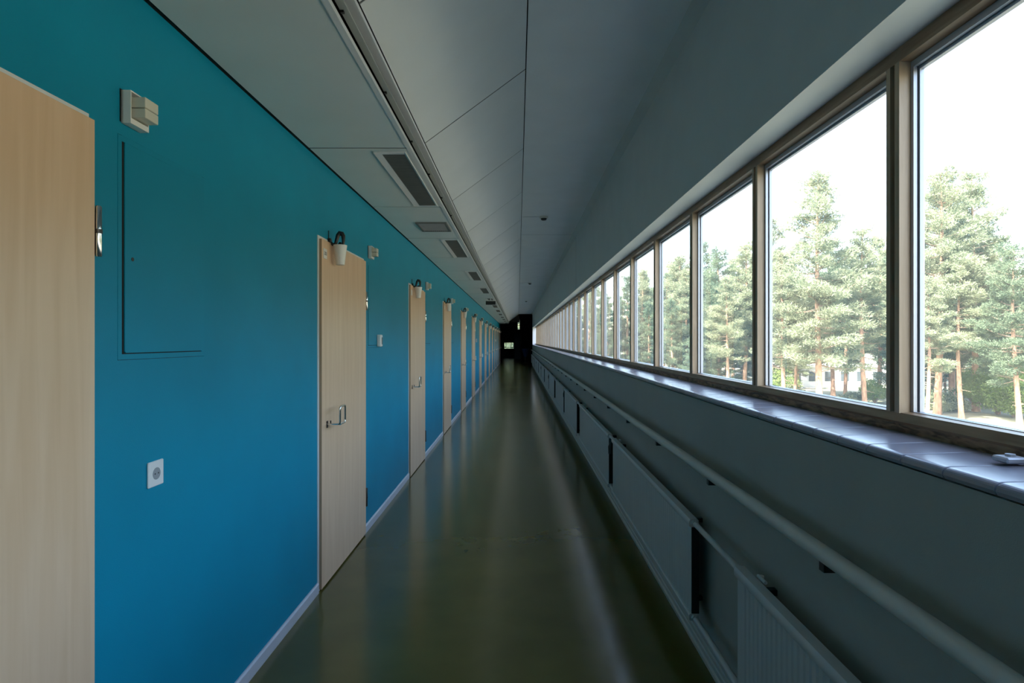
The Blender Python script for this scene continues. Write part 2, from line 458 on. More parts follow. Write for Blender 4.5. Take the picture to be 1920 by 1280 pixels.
# black linings paint the shade in the panel gaps; slab above
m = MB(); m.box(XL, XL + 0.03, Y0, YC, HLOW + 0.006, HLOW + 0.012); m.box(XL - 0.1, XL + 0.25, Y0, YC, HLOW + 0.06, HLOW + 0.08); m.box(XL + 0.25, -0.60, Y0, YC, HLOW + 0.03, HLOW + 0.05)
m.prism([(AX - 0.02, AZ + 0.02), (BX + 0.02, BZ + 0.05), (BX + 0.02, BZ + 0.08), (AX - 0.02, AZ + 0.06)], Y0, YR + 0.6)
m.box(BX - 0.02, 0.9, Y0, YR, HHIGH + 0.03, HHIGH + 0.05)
m.build('gap_shade_lining', M_GAP_SHADE, ce)
m = MB(); m.box(-8.0, XO, Y0 - 0.2, YR, HHIGH + 0.1, HHIGH + 0.35)  # unseen slab put in to block light from above
tag(m.build('light_block_slab', M_ROOF), 'unseen flat slab over the corridor wing, put in to block light', 'roof', kind='structure')

# edge trim of the low ceiling and the channel beside it
m = MB(); m.prism([(-0.616, HLOW - 0.004), (-0.592, HLOW - 0.004), (-0.592, HLOW + 0.012), (-0.595, HLOW + 0.012), (-0.595, HLOW - 0.001), (-0.616, HLOW - 0.001)], Y0, YC)
tag(m.build('trim_1', M_WHITE), 'narrow metal edge strip along the low ceiling panels', 'trim', kind='structure')
m = MB(); m.box(-0.593, -0.566, Y0, YC, HLOW + 0.034, HLOW + 0.040)
tag(m.build('trim_2', M_CHAN), 'olive grey channel strip beside the low ceiling edge', 'trim', kind='structure')
m = MB(); m.box(-0.588, -0.5435, Y0, YC, HLOW + 0.064, HLOW + 0.080)
tag(m.build('trim_3', M_WHITE), 'pale cover strip under the slanted panels', 'trim', kind='structure')
m = MB(); m.box(-0.606, -0.600, Y0, YC, HLOW + 0.0, HLOW + 0.12); m.box(-0.606, -0.53, Y0, YC, HLOW + 0.115, HLOW + 0.12)  # black strips paint the shade behind the channel
tag(m.build('trim_9', M_GAP_SHADE), 'black strips painted as shade behind the ceiling channel strips', 'trim', kind='structure')
clip = MB(); clip.box(-0.592, -0.580, -0.006, 0.006, HLOW + 0.026, HLOW + 0.034)
clip_me = clip.mesh('clip', M_BLACK)
ch = empty('channel_clips', (-0.59, 3, HLOW), kind='structure'); tag(ch, 'small black clips in the ceiling channel', 'clip')
for i in range(6):
    shared('clip', clip_me, ch, Vector((0, 1.90 + i * 0.62, 0)) - ch.location)

# baseboards
bl = MB(); prev = Y0
for k in range(kmin, kmax + 1):
    a = DOOR_Y0 + DOOR_STEP * k - 0.002; b = DOOR_Y1 + DOOR_STEP * k + 0.004
    if a > prev: bl.prism([(XL, 0), (XL + 0.012, 0), (XL + 0.012, 0.052), (XL + 0.006, 0.06), (XL, 0.06)], prev, a)
    prev = b
bl.prism([(XL, 0), (XL + 0.012, 0), (XL + 0.012, 0.052), (XL + 0.006, 0.06), (XL, 0.06)], prev, YL)
tag(bl.build('baseboard_left', M_BASE), 'pale lilac grey baseboard along the turquoise wall', 'baseboard', kind='structure')
m = MB(); m.prism([(XR, 0), (XR - 0.022, 0), (XR - 0.022, 0.018), (XR - 0.014, 0.024), (XR - 0.014, 0.045), (XR - 0.010, 0.05), (XR - 0.010, 0.068), (XR, 0.075)], Y0, YR)
tag(m.build('baseboard_right', M_RAIL), 'ribbed grey baseboard under the radiators', 'baseboard', kind='structure')

# back wall behind the camera, lobby at the far end
m = MB(); m.box(XL - 0.13, XO, Y0 - 0.12, Y0, 0, HHIGH + 0.1)
tag(m.build('wall_back', M_GREY), 'plain wall closing the corridor behind the viewer', 'wall', kind='structure')
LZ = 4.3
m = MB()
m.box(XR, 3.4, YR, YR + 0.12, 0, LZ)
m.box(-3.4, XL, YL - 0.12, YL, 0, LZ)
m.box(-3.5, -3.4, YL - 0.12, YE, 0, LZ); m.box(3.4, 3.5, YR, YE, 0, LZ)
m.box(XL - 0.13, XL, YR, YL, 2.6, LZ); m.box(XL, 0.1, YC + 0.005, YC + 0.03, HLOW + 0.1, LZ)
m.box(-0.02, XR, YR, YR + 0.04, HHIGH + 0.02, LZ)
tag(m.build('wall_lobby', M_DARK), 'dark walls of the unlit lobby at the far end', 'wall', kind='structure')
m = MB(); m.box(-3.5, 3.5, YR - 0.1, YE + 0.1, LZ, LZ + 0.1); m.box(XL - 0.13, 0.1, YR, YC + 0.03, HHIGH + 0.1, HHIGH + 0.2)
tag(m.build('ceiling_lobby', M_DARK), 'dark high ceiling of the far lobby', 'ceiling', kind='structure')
# far end wall with two window openings
def px(pxx, pxy, Y): return ((pxx - VPX) * Y / FPX, CAM_Z + (VPY - pxy) * Y / FPX)
wa = (*px(945, 654, YE), *px(963.5, 641.5, YE)); wb = (*px(970, 618, YE), *px(975, 598.5, YE))
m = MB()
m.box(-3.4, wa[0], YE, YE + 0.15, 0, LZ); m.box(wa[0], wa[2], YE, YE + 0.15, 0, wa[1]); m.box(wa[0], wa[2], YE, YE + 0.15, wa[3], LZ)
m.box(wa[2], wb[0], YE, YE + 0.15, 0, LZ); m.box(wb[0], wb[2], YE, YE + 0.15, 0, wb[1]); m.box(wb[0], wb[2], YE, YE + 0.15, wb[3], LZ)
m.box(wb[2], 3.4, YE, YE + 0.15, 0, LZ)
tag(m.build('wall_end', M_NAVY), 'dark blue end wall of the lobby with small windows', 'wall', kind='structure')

# building mass around the corridor; unseen upper storeys sized to shade the ground
m = MB(); m.box(-8.0, XO - 0.01, Y0 - 0.2, YR, -5.0, -0.25); m.box(-3.5, 3.5, YR, YE + 0.15, -5.0, -0.25)
m.box(-8.0, XO - 0.01, Y0 - 30, Y0 - 0.2, -5.0, 13.0); m.box(-8.0, XO - 0.01, Y0 - 0.2, YR, HHIGH + 0.35, 13.0); m.box(-8.0, 3.5, YR, YE + 0.15, LZ + 0.1, 13.0)
tag(m.build('wall_facade', M_FACADE), 'pale rendered building outside, unseen upper storeys added for their shadow', 'wall', kind='structure')

# ------------------------------------------------------------------ windows

ZB, ZT = 1.287, 2.252     # visible opening between bottom rail and head
m = MB()
m.prism([(XW, 1.261), (XW + 0.004, 1.285), (GX - 0.02, 1.287), (GX + 0.012, 1.286), (GX + 0.012, 1.25), (XW + 0.012, 1.25)], Y0, YR - 0.42)
tag(m.build('trim_4', M_PINE), 'varnished wooden bottom rail of the window band', 'trim', kind='structure')
m = MB(); m.box(XW + 0.008, GX + 0.012, Y0, YR - 0.42, 1.215, 1.259)
tag(m.build('trim_5', M_APRON), 'dark grained wooden strip below the window rail', 'trim', kind='structure')
m = MB(); m.prism([(XW, 2.252), (XW, 2.294), (GX + 0.006, 2.294), (GX + 0.006, 2.246), (GX, 2.246), (XW + 0.03, 2.252)], Y0, YR - 0.42)
tag(m.build('trim_6', M_PINE), 'varnished wooden head rail of the window band', 'trim', kind='structure')
m = MB(); m.box(XR + 0.1, XO + 0.05, Y0, YR - 0.42, 1.19, 1.2215)
tag(m.build('trim_7', M_GROUT), 'mortar bed under the sill tiles', 'trim', kind='structure')

def make_window(name):
    r = empty(name, (XW, 0, 1.25), kind='structure')
    yn, yf = 0.0, 0.055            # mullion at the far side of this pane (pane lies before it)
    m = MB()
    m.box(XW, GX + 0.006, yn, yn + 0.0195, 1.284, 2.253)
    m.box(XW, GX + 0.006, yf - 0.0165, yf, 1.284, 2.253)
    m.box(XW + 0.03, GX + 0.006, yn + 0.0195, yf - 0.0165, 1.284, 2.253)
    m.build('mullion', M_PINEV, r)
    p0 = -(MULD - 0.055)           # near edge of the pane
    m = MB()
    for (a, b, c0, c1) in ((XW + 0.032, XW + 0.042, 0.000, 0.011), (XW + 0.046, GX + 0.004, 0.000, 0.016)):
        m.box(a, b, yn - c1, yn, 1.285, 2.25); m.box(a, b, p0, p0 + c1, 1.285, 2.25)
        m.box(a, b, p0 + c1, yn - c1, 1.2845, 1.2885); m.box(a, b, p0 + c1, yn - c1, 2.25 - c1 * 1.6, 2.25)
    m.build('sash', M_ALU, r)
    m = MB(); m.add([(GX, p0 + 0.01, 1.2875), (GX, yn - 0.01, 1.2875), (GX, yn - 0.01, 2.245), (GX, p0 + 0.01, 2.245)], [(0, 1, 2, 3)])
    m.build('pane', M_GLASS, r)
    return r
nwin = 0
kk = [k for k in range(-8, 35)]
vis = [k for k in kk if k >= 0]
win0 = None
for k in [0] + [k for k in kk if k != 0]:
    yy = MUL0 + MULD * k
    if yy > YR - 0.45: continue
    if win0 is None:
        win0 = make_window('window_1'); o = win0; o.location.y = yy
    else:
        o = copy_tree(win0, (XW, yy, 1.25), 'window_%d' % (k + 1) if k > 0 else 'window_%d' % (50 - k))
    if k >= 0: lab = 'tall pine-framed window pane, %s of the band counting away from the viewer' % ordinal(k)
    else: lab = 'window pane of the same band behind the viewer'
    tag(o, lab, 'window', 'windows of the long band')

# sill of glazed tiles
sill = empty('window_sill', (XR, 14, SILL_F), 'long window sill of grey glazed tiles', 'window sill')
m = MB()
TW = 0.128
pr = []
x0, x1 = XR - 0.012, XW + 0.01
# pillowed tile: bullnose front edge
prof = [(x0 + 0.004, -0.024), (x0, -0.016), (x0 + 0.0012, -0.0095), (x0 + 0.0035, -0.0055), (x0 + 0.0065, -0.0028), (x0 + 0.0105, -0.0010), (x0 + 0.016, -0.0002), (x0 + 0.021, 0.0), (x1, 0.005), (x1, -0.02), (x0 + 0.02, -0.024)]
def tile_mesh(seed):
    rr = random.Random(seed); vs = []; fs = []; n = len(prof)
    g = 0.0019; b = 0.0022
    ylist = [(g, -0.0010), (g + b, 0.0), (TW - g - b, 0.0), (TW - g, -0.0010)]
    t1, t2 = rr.uniform(-.0005, .0005), rr.uniform(-.0005, .0005)
    for yy, dz in ylist:
        for i, (x, z) in enumerate(prof):
            up = 1 if 1 <= i <= 8 else 0
            vs.append((x, yy, SILL_F + z + (dz + t1 * (yy / TW - .5) + t2 * (x - x0) / 0.18) * up))
    for j in range(3):
        for i in range(n):
            k = (i + 1) % n
            fs.append((j * n + i, j * n + k, (j + 1) * n + k, (j + 1) * n + i))
    fs.append(tuple(range(n))); fs.append(tuple(range(3 * n, 4 * n))[::-1])
    mm = MB(); mm.add(vs, fs)
    return mm.mesh('sill_tile', M_TILE)
tms = [tile_mesh(i) for i in range(8)]
ty = 1.036 - TW * 16; rng = random.Random(4); i = 0
while ty < YR - 0.5:
    shared('sill_tile', rng.choice(tms), sill, Vector((0, ty, 0)) - sill.location); ty += TW
m = MB(); m.cbox(0.985, 1.03, 1.145, 1.185, 1.235, 1.247, 0.003); m.tube([(1.008, 1.165, 1.246), (1.008, 1.165, 1.252)], 0.009, 10)
tag(m.build('window_stop', M_ALU), 'small metal window stop lying on the tiled sill', 'window stop')

# ------------------------------------------------------------------ doors
def text_mesh(s, size):
    cu = bpy.data.curves.new('txt', 'FONT'); cu.body = s; cu.size = size; cu.align_x = 'CENTER'; cu.align_y = 'CENTER'; cu.extrude = 0.0003
    o = bpy.data.objects.new('txt', cu); C.objects.link(o)
    dg = bpy.context.evaluated_depsgraph_get(); dg.update()
    me = bpy.data.meshes.new_from_object(o.evaluated_get(dg))
    bpy.data.objects.remove(o)
    return me
XF = XL + 0.020        # door leaf face
def make_door():
    a, b = DOOR_Y0, DOOR_Y1
    r = empty('door_2', (XL, (a + b) / 2, 0), kind='structure')
    m = MB(); c0, c1 = XL - 0.055, XL + 0.004
    m.box(c0, c1, a, a + 0.034, 0, 2.105); m.box(c0, c1, b - 0.034, b, 0, 2.105); m.box(c0, c1, a + 0.034, b - 0.034, 2.071, 2.105)
    m.box(c0 + 0.002, XL - 0.02, a + 0.034, b - 0.034, 0.0, 0.006)
    m.build('frame', M_WHITE, r)
    m = MB(); m.cbox(XL - 0.022, XF, a + 0.024, b + 0.001, 0.010, 2.088, 0.0012); leaf = m.build('leaf', M_BIRCH, r)
    m = MB(); m.box(XL - 0.021, XF - 0.0015, a + 0.0232, a + 0.0245, 0.012, 2.086); m.build('edge_shade_band', M_EDGE_SHADE, leaf)
    for z0 in (1.715, 0.215):
        hx, hy = XL + 0.022, b + 0.011
        m = MB(); R = 0.0085
        m.tube([(hx, hy, z0), (hx, hy, z0 + 0.003), (hx, hy, z0 + 0.065)], [R * .8, R, R], 14)
        m.tube([(hx, hy, z0 + 0.074), (hx, hy, z0 + 0.137), (hx, hy, z0 + 0.140)], [R, R, R * .8], 14)
        h = m.build('hinge', M_CHROME if z0 > 1 else M_STEEL, r, smooth=True)
        m = MB(); m.tube([(hx, hy, z0 + 0.064), (hx, hy, z0 + 0.0755)], R * 1.15, 14); m.box(XL, hx, hy - 0.004, hy + 0.004, z0 + 0.005, z0 + 0.135)
        m.build('knuckle', M_STEEL, h)
    # pull handle: standoff bar and rounded loop
    ya, yb = a + 0.115, a + 0.215
    zb = 0.975; zt = zb + 0.105; xo = XL + 0.098; R = 0.0064
    m = MB()
    def arc(p, q, r_, n=5):   # quarter turn from direction p to direction q, added to the running point
        out = []
        for t in range(1, n + 1):
            w_ = math.pi / 2 * t / n
            out.append(tuple(r_ * (math.sin(w_) * p[i] + (1 - math.cos(w_)) * q[i]) for i in range(3)))
        return out
    cur = Vector((XF, ya, zb)); path = [tuple(cur)]
    cr = 0.014
    dirs = [((1, 0, 0), xo - XF), ((0, 0, 1), zt - zb), ((0, 1, 0), yb - ya), ((0, 0, -1), zt - zb), ((0, -1, 0), yb - ya)]
    for di, (d_, L_) in enumerate(dirs):
        a_ = L_ - (cr if di > 0 else 0) - (cr if di < len(dirs) - 1 else 0)
        cur = cur + Vector(d_) * a_; path.append(tuple(cur))
        if di < len(dirs) - 1:
            base_ = cur.copy()
            for o3 in arc(d_, dirs[di + 1][0], cr): path.append(tuple(base_ + Vector(o3)))
            cur = Vector(path[-1])
    m.tube(path, R, 10)
    h = m.build('handle', M_CHROME, r, smooth=True)
    m = MB(); m.tube([(XF, ya, zb), (XF + 0.004, ya, zb)], 0.013, 14); m.cbox(XF, XF + 0.003, ya - 0.012, ya + 0.012, zb - 0.022, zb + 0.02, 0.0008)
    m.tube([(XF + 0.022, ya, zb + 0.004), (XF + 0.022, ya, zb + 0.022)], 0.004, 8)
    m.build('rose', M_STEEL, h, smooth=True)
    # number plate
    m = MB(); yc = a + 0.075; zc = 2.005
    m.cbox(XF, XF + 0.004, yc - 0.03, yc + 0.03, zc - 0.03, zc + 0.03, 0.001)
    pl = m.build('number_plate', M_LAMP, r)
    return r, pl, (yc, zc)
door, plate, (pyc, pzc) = make_door()
def add_number(pl_obj, s):
    me = text_mesh(s, 0.030); me.materials.clear(); me.materials.append(M_INK); me.name = 'number'
    o = bpy.data.objects.new('number', me); C.objects.link(o); o.parent = pl_obj
    o.location = (XF + 0.0045 - door.location.x, pyc - door.location.y, pzc)
    o.rotation_euler = (math.radians(90), 0, math.radians(90))
doors = {}
for k in [0] + list(range(1, 13)) + [-1]:
    if k == 0: d = door
    else: d = copy_tree(door, (XL, door.location.y + DOOR_STEP * k, 0), 'door_%d' % (k + 2))
    tag(d, 'pale birch veneer door, %s along the turquoise wall from the viewer' % ordinal(k + 1), 'door', 'birch doors of the corridor')
    doors[k] = d
add_number(plate, '203')

# ------------------------------------------------------------------ things on the turquoise wall
def make_uplight():
    y = DOOR_Y0 + 0.205; x = XL + 0.072; zt = 2.076
    r = empty('door_lamp', (XL, y, zt))
    m = MB()
    m.lathe([(0.0235, -0.122), (0.0265, -0.120), (0.041, 0.0), (0.0425, 0.001), (0.0415, -0.003), (0.024, -0.116)], x, y, zt, 24)
    bot = MB(); m.lathe([(0.0001, -0.1215), (0.0245, -0.122)], x, y, zt, 24)
    m.build('shade', M_LAMP, r, smooth=True)
    m = MB()   # gooseneck arch from the wall mount into the cup
    pts = [(XL + 0.006, y - 0.012, zt + 0.022), (XL + 0.03, y - 0.010, zt + 0.004), (XL + 0.046, y - 0.008, zt + 0.010), (XL + 0.052, y - 0.006, zt + 0.035), (XL + 0.058, y - 0.003, zt + 0.062), (XL + 0.070, y, zt + 0.078), (XL + 0.082, y, zt + 0.074), (XL + 0.091, y, zt + 0.058), (XL + 0.092, y, zt + 0.030), (XL + 0.088, y, zt - 0.01), (XL + 0.080, y, zt - 0.06)]
    m.tube(pts, [0.010, 0.010, 0.010, 0.011, 0.013, 0.0145, 0.0145, 0.013, 0.010, 0.006, 0.005], 10)
    m.build('arm', M_BLACK, r, smooth=True)
    m = MB(); m.tube([(XL + 0.0005, y - 0.012, zt + 0.024), (XL + 0.016, y - 0.012, zt + 0.024), (XL + 0.02, y - 0.012, zt + 0.024)], [0.020, 0.019, 0.014], 16)
    m.tube([(XL + 0.004, y - 0.012, zt + 0.03), (XL + 0.004, y - 0.012, zt + 0.09)], 0.0028, 6)
    m.build('wall_mount', M_BLACK, r, smooth=True)
    m = MB(); m.tube([(x, y, zt - 0.09), (x, y, zt - 0.02)], [0.014, 0.016], 12); m.tube([(x, y, zt - 0.02), (x, y, zt + 0.004), (x, y, zt + 0.02)], [0.010, 0.017, 0.006], 12)
    m.build('lamp_holder', M_BLACK, r, smooth=True)
    return r
lamp = make_uplight()
for k in range(0, 13):
    o = lamp if k == 0 else copy_tree(lamp, (XL, lamp.location.y + DOOR_STEP * k, lamp.location.z))
    tag(o, 'white conical lamp on black arm above the %s birch door from the viewer' % ordinal(k + 1), 'lamp', 'cone lamps above the doors')

def make_call():
    y0 = 1.690; z0, z1 = 2.130, 2.228
    r = empty('signal_lamp', (XL, y0 + 0.04, z0))
    m = MB(); xb = XL + 0.002; t = 0.004; xf = XL + 0.030; y1 = y0 + 0.084
    m.box(xb, xb + 0.006, y0, y1, z0, z1)
    m.box(xb, xf, y0, y0 + t, z0, z1); m.box(xb, xf, y1 - t, y1, z0, z1)
    m.box(xb, xf, y0 + t, y1 - t, z0, z0 + 0.016); m.box(xb, xf, y0 + t, y1 - t, z1 - t, z1)
    m.build('housing', M_LAMP, r)
    xx = XL + 0.066
    for (a, b) in ((z0 + 0.020, z0 + 0.0485), (z0 + 0.0510, z1 - 0.016)):
        m = MB(); m.cbox(XL + 0.008, xx, y0 + 0.012, y0 + 0.074, a, b, 0.0015); m.build('lens_block', M_BEIGE, r)
    m = MB(); m.box(XL, xb, y0 - 0.004, y1, z0 + 0.004, z1 + 0.003); m.build('back_plate', M_BLACK, r)
    return r
call = make_call()
for k in range(-1, 12):
    o = call if k == -1 else copy_tree(call, (XL, call.location.y + DOOR_STEP * (k + 1), call.location.z))
    tag(o, 'white and beige signal lamp box on the wall just past the %s door' % ordinal(k + 1), 'signal lamp', 'signal lamp boxes beside the doors')

def make_hatch():
    o_ = DOOR_STEP; a, b = HA0 - o_, HA1 - o_
    r = empty('wall_hatch', (XL, (a + b) / 2, HZ0))
    m = MB(); x0, x1 = XL - 0.03, XL + 0.0004; g = 0.0014; wd = 0.0165
    m.box(x0, x1, a + g, a + g + wd, HZ0 + g, HZ1 - g); m.box(x0, x1, b - 0.0006 - wd, b - 0.0006, HZ0 + g, HZ1 - g)
    m.box(x0, x1, a + g + wd, b - 0.0006 - wd, HZ0 + g, HZ0 + g + wd); m.box(x0, x1, a + g + wd, b - 0.0006 - wd, HZ1 - 0.0005 - wd, HZ1 - 0.0005)
    m.build('hatch_frame', M_WALL, r)
    ya = a + g + wd + 0.013; yb = b - wd - 0.0010; za = HZ0 + g + wd + 0.0035; zb = HZ1 - wd - 0.0010; R = 0.008
    prof = [(yb, za), (yb, zb), (ya, zb)] + [(ya + R - R * math.cos(t), za + R - R * math.sin(t)) for t in [0, .4, .8, 1.2, 1.57]]
    n = len(prof); vs = [(XL - 0.028, q, z) for q, z in prof] + [(XL + 0.0006, q, z) for q, z in prof]
    fs = [tuple(range(n)), tuple(range(2 * n - 1, n - 1, -1))] + [(i, (i + 1) % n, (i + 1) % n + n, i + n) for i in range(n)]
    m = MB(); m.add(vs, fs); lf = m.build('hatch_leaf', M_WALL, r)
    m = MB(); m.box(XL - 0.0345, XL - 0.031, a + 0.001, b - 0.001, HZ0 + 0.001, HZ1 - 0.001); m.build('shade_backing', M_GAP_SHADE, r)  # black backing in place of shade behind the leaf
    m = MB(); m.box(XL - 0.03, XL - 0.0025, a + g + wd, ya, za - 0.003, zb); m.box(XL - 0.03, XL - 0.0025, ya, yb, za - 0.0035, za); m.box(XL - 0.03, XL - 0.001, a, a + g, HZ0, HZ1); m.box(XL - 0.03, XL - 0.001, a + g, b - 0.05, HZ0, HZ0 + g)  # black filler paints the shade into the hatch seams
    sg_ = m.build('gap_shade_fill', M_GAP_SHADE, r); sg_['kind'] = 'stuff'
    m = MB(); m.tube([(XL + 0.0006, ya + 0.034, 1.732), (XL + 0.0015, ya + 0.034, 1.732)], 0.0062, 14); m.build('lock', M_BLACK, lf)
    return r
hatch = make_hatch()
for k in range(-1, 12):
    o = hatch if k == -1 else copy_tree(hatch, (XL, hatch.location.y + DOOR_STEP * (k + 1), hatch.location.z))
    tag(o, 'flush turquoise access hatch set in the wall past the %s door' % ordinal(k + 1), 'hatch', 'access hatches in the turquoise wall')

# socket
def socket(yc, zc, label):
    r = empty('wall_socket', (XL, yc, zc - 0.04), label, 'socket')
    m = MB(); m.cbox(XL, XL + 0.008, yc - 0.038, yc + 0.038, zc - 0.041, zc + 0.041, 0.0025); m.build('plate', M_LAMP, r)
    m = MB(); vs = []; n = 20
    m.tube([(XL + 0.0082, yc, zc), (XL + 0.0088, yc, zc)], 0.0195, n); m.build('outlet', M_GREYPL, r)
    m = MB()
    for dy in (-0.0085, 0.0085): m.tube([(XL + 0.0088, yc + dy, zc), (XL + 0.0092, yc + dy, zc)], 0.0026, 8)
    m.build('pin_hole', M_BLACK, r)
socket(1.846, 1.053, 'white square wall socket between the first two doors')
def wall_box(yc, label):
    r = empty('call_box', (XL, yc, 1.43), label, 'wall box', 'white boxes on the turquoise wall')
    m = MB(); m.cbox(XL, XL + 0.034, yc - 0.036, yc + 0.036, 1.432, 1.532, 0.006); m.build('casing', M_LAMP, r)
    m = MB(); m.cbox(XL + 0.034, XL + 0.0365, yc + 0.002, yc + 0.018, 1.45, 1.51, 0.001); m.build('button', M_BLACK, r)
for yc, lab in ((4.79, 'white wall box with dark button past the second door'), (15.95, 'white wall box past the sixth door'), (29.9, 'white wall box near the far corridor end')):
    wall_box(yc, lab)

# ------------------------------------------------------------------ things on the ceiling
def make_vent():
    y0, y1 = 3.215, 4.50; xa, xb = -0.815, -0.635
    r = empty('ceiling_light', (-0.725, (y0 + y1) / 2, HLOW))
    m = MB(); d = HLOW - 0.010
    m.prism([(xa, HLOW), (xa + 0.04, HLOW), (xa + 0.04, HLOW - 0.004), (xa, HLOW - 0.010)], y0, y1)
    m.prism([(xb - 0.012, HLOW), (xb, HLOW), (xb, d), (xb - 0.012, HLOW - 0.004)], y0, y1)
    m.box(xa + 0.04, xb - 0.012, y0, y0 + 0.03, HLOW - 0.006, HLOW); m.box(xa + 0.04, xb - 0.012, y1 - 0.012, y1, HLOW - 0.006, HLOW)
    m.build('frame', M_WHITE, r)
    m = MB(); m.box(xa + 0.04, xb - 0.012, y0 + 0.03, y1 - 0.012, HLOW - 0.001, HLOW); m.build('backing', M_GAP_SHADE, r)
    m = MB(); n = 70
    for i in range(n):
        yy = y0 + 0.034 + i * (y1 - y0 - 0.05) / n
        m.box(xa + 0.04, xb - 0.012, yy, yy + 0.006, HLOW - 0.0055, HLOW - 0.001)
    lo = m.build('louver', M_LOUV, r); lo['kind'] = 'stuff'
    return r
vent = make_vent(); nv = 0
for k in range(0, 12):
    o = vent if k == 0 else copy_tree(vent, (vent.location.x, vent.location.y + DOOR_STEP * k, HLOW))
    tag(o, 'long dark louvered ceiling light, %s along the low ceiling' % ordinal(k), 'ceiling light', 'louvered lights in the low ceiling'); nv += 1
def make_grille(y0, label):
    xa, xb = -0.925, -0.645; y1 = y0 + 0.40
    r = empty('air_grille', ((xa + xb) / 2, y0 + 0.2, HLOW), label, 'air grille', 'air grilles in the low ceiling')
    m = MB(); m.box(xa, xb, y0, y0 + 0.018, HLOW - 0.012, HLOW); m.box(xa, xb, y1 - 0.018, y1, HLOW - 0.012, HLOW)
    m.box(xa, xa + 0.018, y0 + 0.018, y1 - 0.018, HLOW - 0.012, HLOW); m.box(xb - 0.018, xb, y0 + 0.018, y1 - 0.018, HLOW - 0.012, HLOW)
    m.build('frame', M_LOUV, r)
    m = MB()
    for i in range(13):
        xx = xa + 0.024 + i * 0.0185
        m.prism([(xx, HLOW - 0.010), (xx + 0.012, HLOW - 0.002), (xx + 0.013, HLOW - 0.001), (xx + 0.001, HLOW - 0.011)], y0 + 0.018, y1 - 0.018)
    lo = m.build('louver', M_GREYPL, r); lo['kind'] = 'stuff'
make_grille(5.13, 'grey square air grille between the two nearest louvered ceiling lights')
make_grille(16.4, 'grey air grille in the low ceiling near the hanging sign')
m = None
sg = empty('exit_sign', (-0.68, 14.2, 2.30), 'black hanging sign box under the low ceiling, seen unlit', 'sign')
m = MB(); m.cbox(-0.80, -0.555, 14.17, 14.23, 2.375, 2.465, 0.004); m.build('sign_box', M_BLACK, sg)
m = MB(); m.cbox(-0.805, -0.55, 14.165, 14.235, 2.465, 2.482, 0.003); m.build('top_cap', M_LAMP, sg)
m = MB(); m.tube([(-0.68, 14.2, 2.482), (-0.68, 14.2, HLOW)], 0.012, 10); m.build('bracket', M_WHITE, sg)
def detector(x, y, label, conduit):
    r = empty('smoke_detector', (x, y, HHIGH), label, 'smoke detector', 'smoke detectors on the high ceiling')
    m = MB(); m.lathe([(0.0001, 0.0), (0.055, 0.0), (0.055, -0.018), (0.042, -0.024)], x, y, HHIGH, 20); m.build('base', M_BEIGE, r, smooth=True)
    m = MB(); m.lathe([(0.038, -0.022), (0.036, -0.040), (0.024, -0.047), (0.0001, -0.048)], x, y, HHIGH, 20); m.build('sensor', M_BLACK, r, smooth=True)
    if conduit:
        m = MB(); m.tube([(0.06, y, HHIGH - 0.004), (x - 0.05, y, HHIGH - 0.004)], 0.004, 8); m.build('cable', M_CEIL, r, smooth=True)
detector(0.335, 7.36, 'beige smoke detector with cable on the near high ceiling', True)
detector(0.335, 15.8, 'smoke detector halfway down the high ceiling', True)
detector(0.335, 23.0, 'farthest small smoke detector on the high ceiling', False)

# ------------------------------------------------------------------ handrail, radiators, pipes
HX, HZ = 0.812, 0.918
hr = empty('handrail', (HX, 14, HZ), 'long round grey handrail along the window wall', 'handrail')
m = MB(); m.tube([(HX, Y0 + 0.3, HZ), (HX, YR - 0.3, HZ)], 0.0225, 20); m.build('rail', M_RAIL, hr, smooth=True)
bm_ = MB(); bm_.prism([(HX - 0.012, HZ - 0.042), (XR, HZ - 0.042), (XR, HZ - 0.020), (HX + 0.012, HZ - 0.020), (HX + 0.012, HZ - 0.016), (HX - 0.012, HZ - 0.016)], -0.012, 0.012)
bme = bm_.mesh('bracket', M_STEEL)
k = 0
while 0.6 + 0.9 * k < YR - 0.5:
    shared('bracket', bme, hr, Vector((0, 0.6 + 0.9 * k, 0)) - hr.location); k += 1
RX0, RX1, RZ0, RZ1 = 0.792, 0.826, 0.205, 0.668
rads = [(-0.1, 2.06, True), (2.60, 4.76, True), (4.96, 7.28, False), (7.66, 9.66, False), (9.87, 12.0, False), (12.4, 14.5, False), (14.7, 16.8, False), (17.2, 19.3, False),
        (19.5, 21.6, False), (22.0, 24.1, False), (24.3, 26.4, False), (26.8, 28.9, False), (29.1, 31.2, False), (31.6, 33.6, False)]
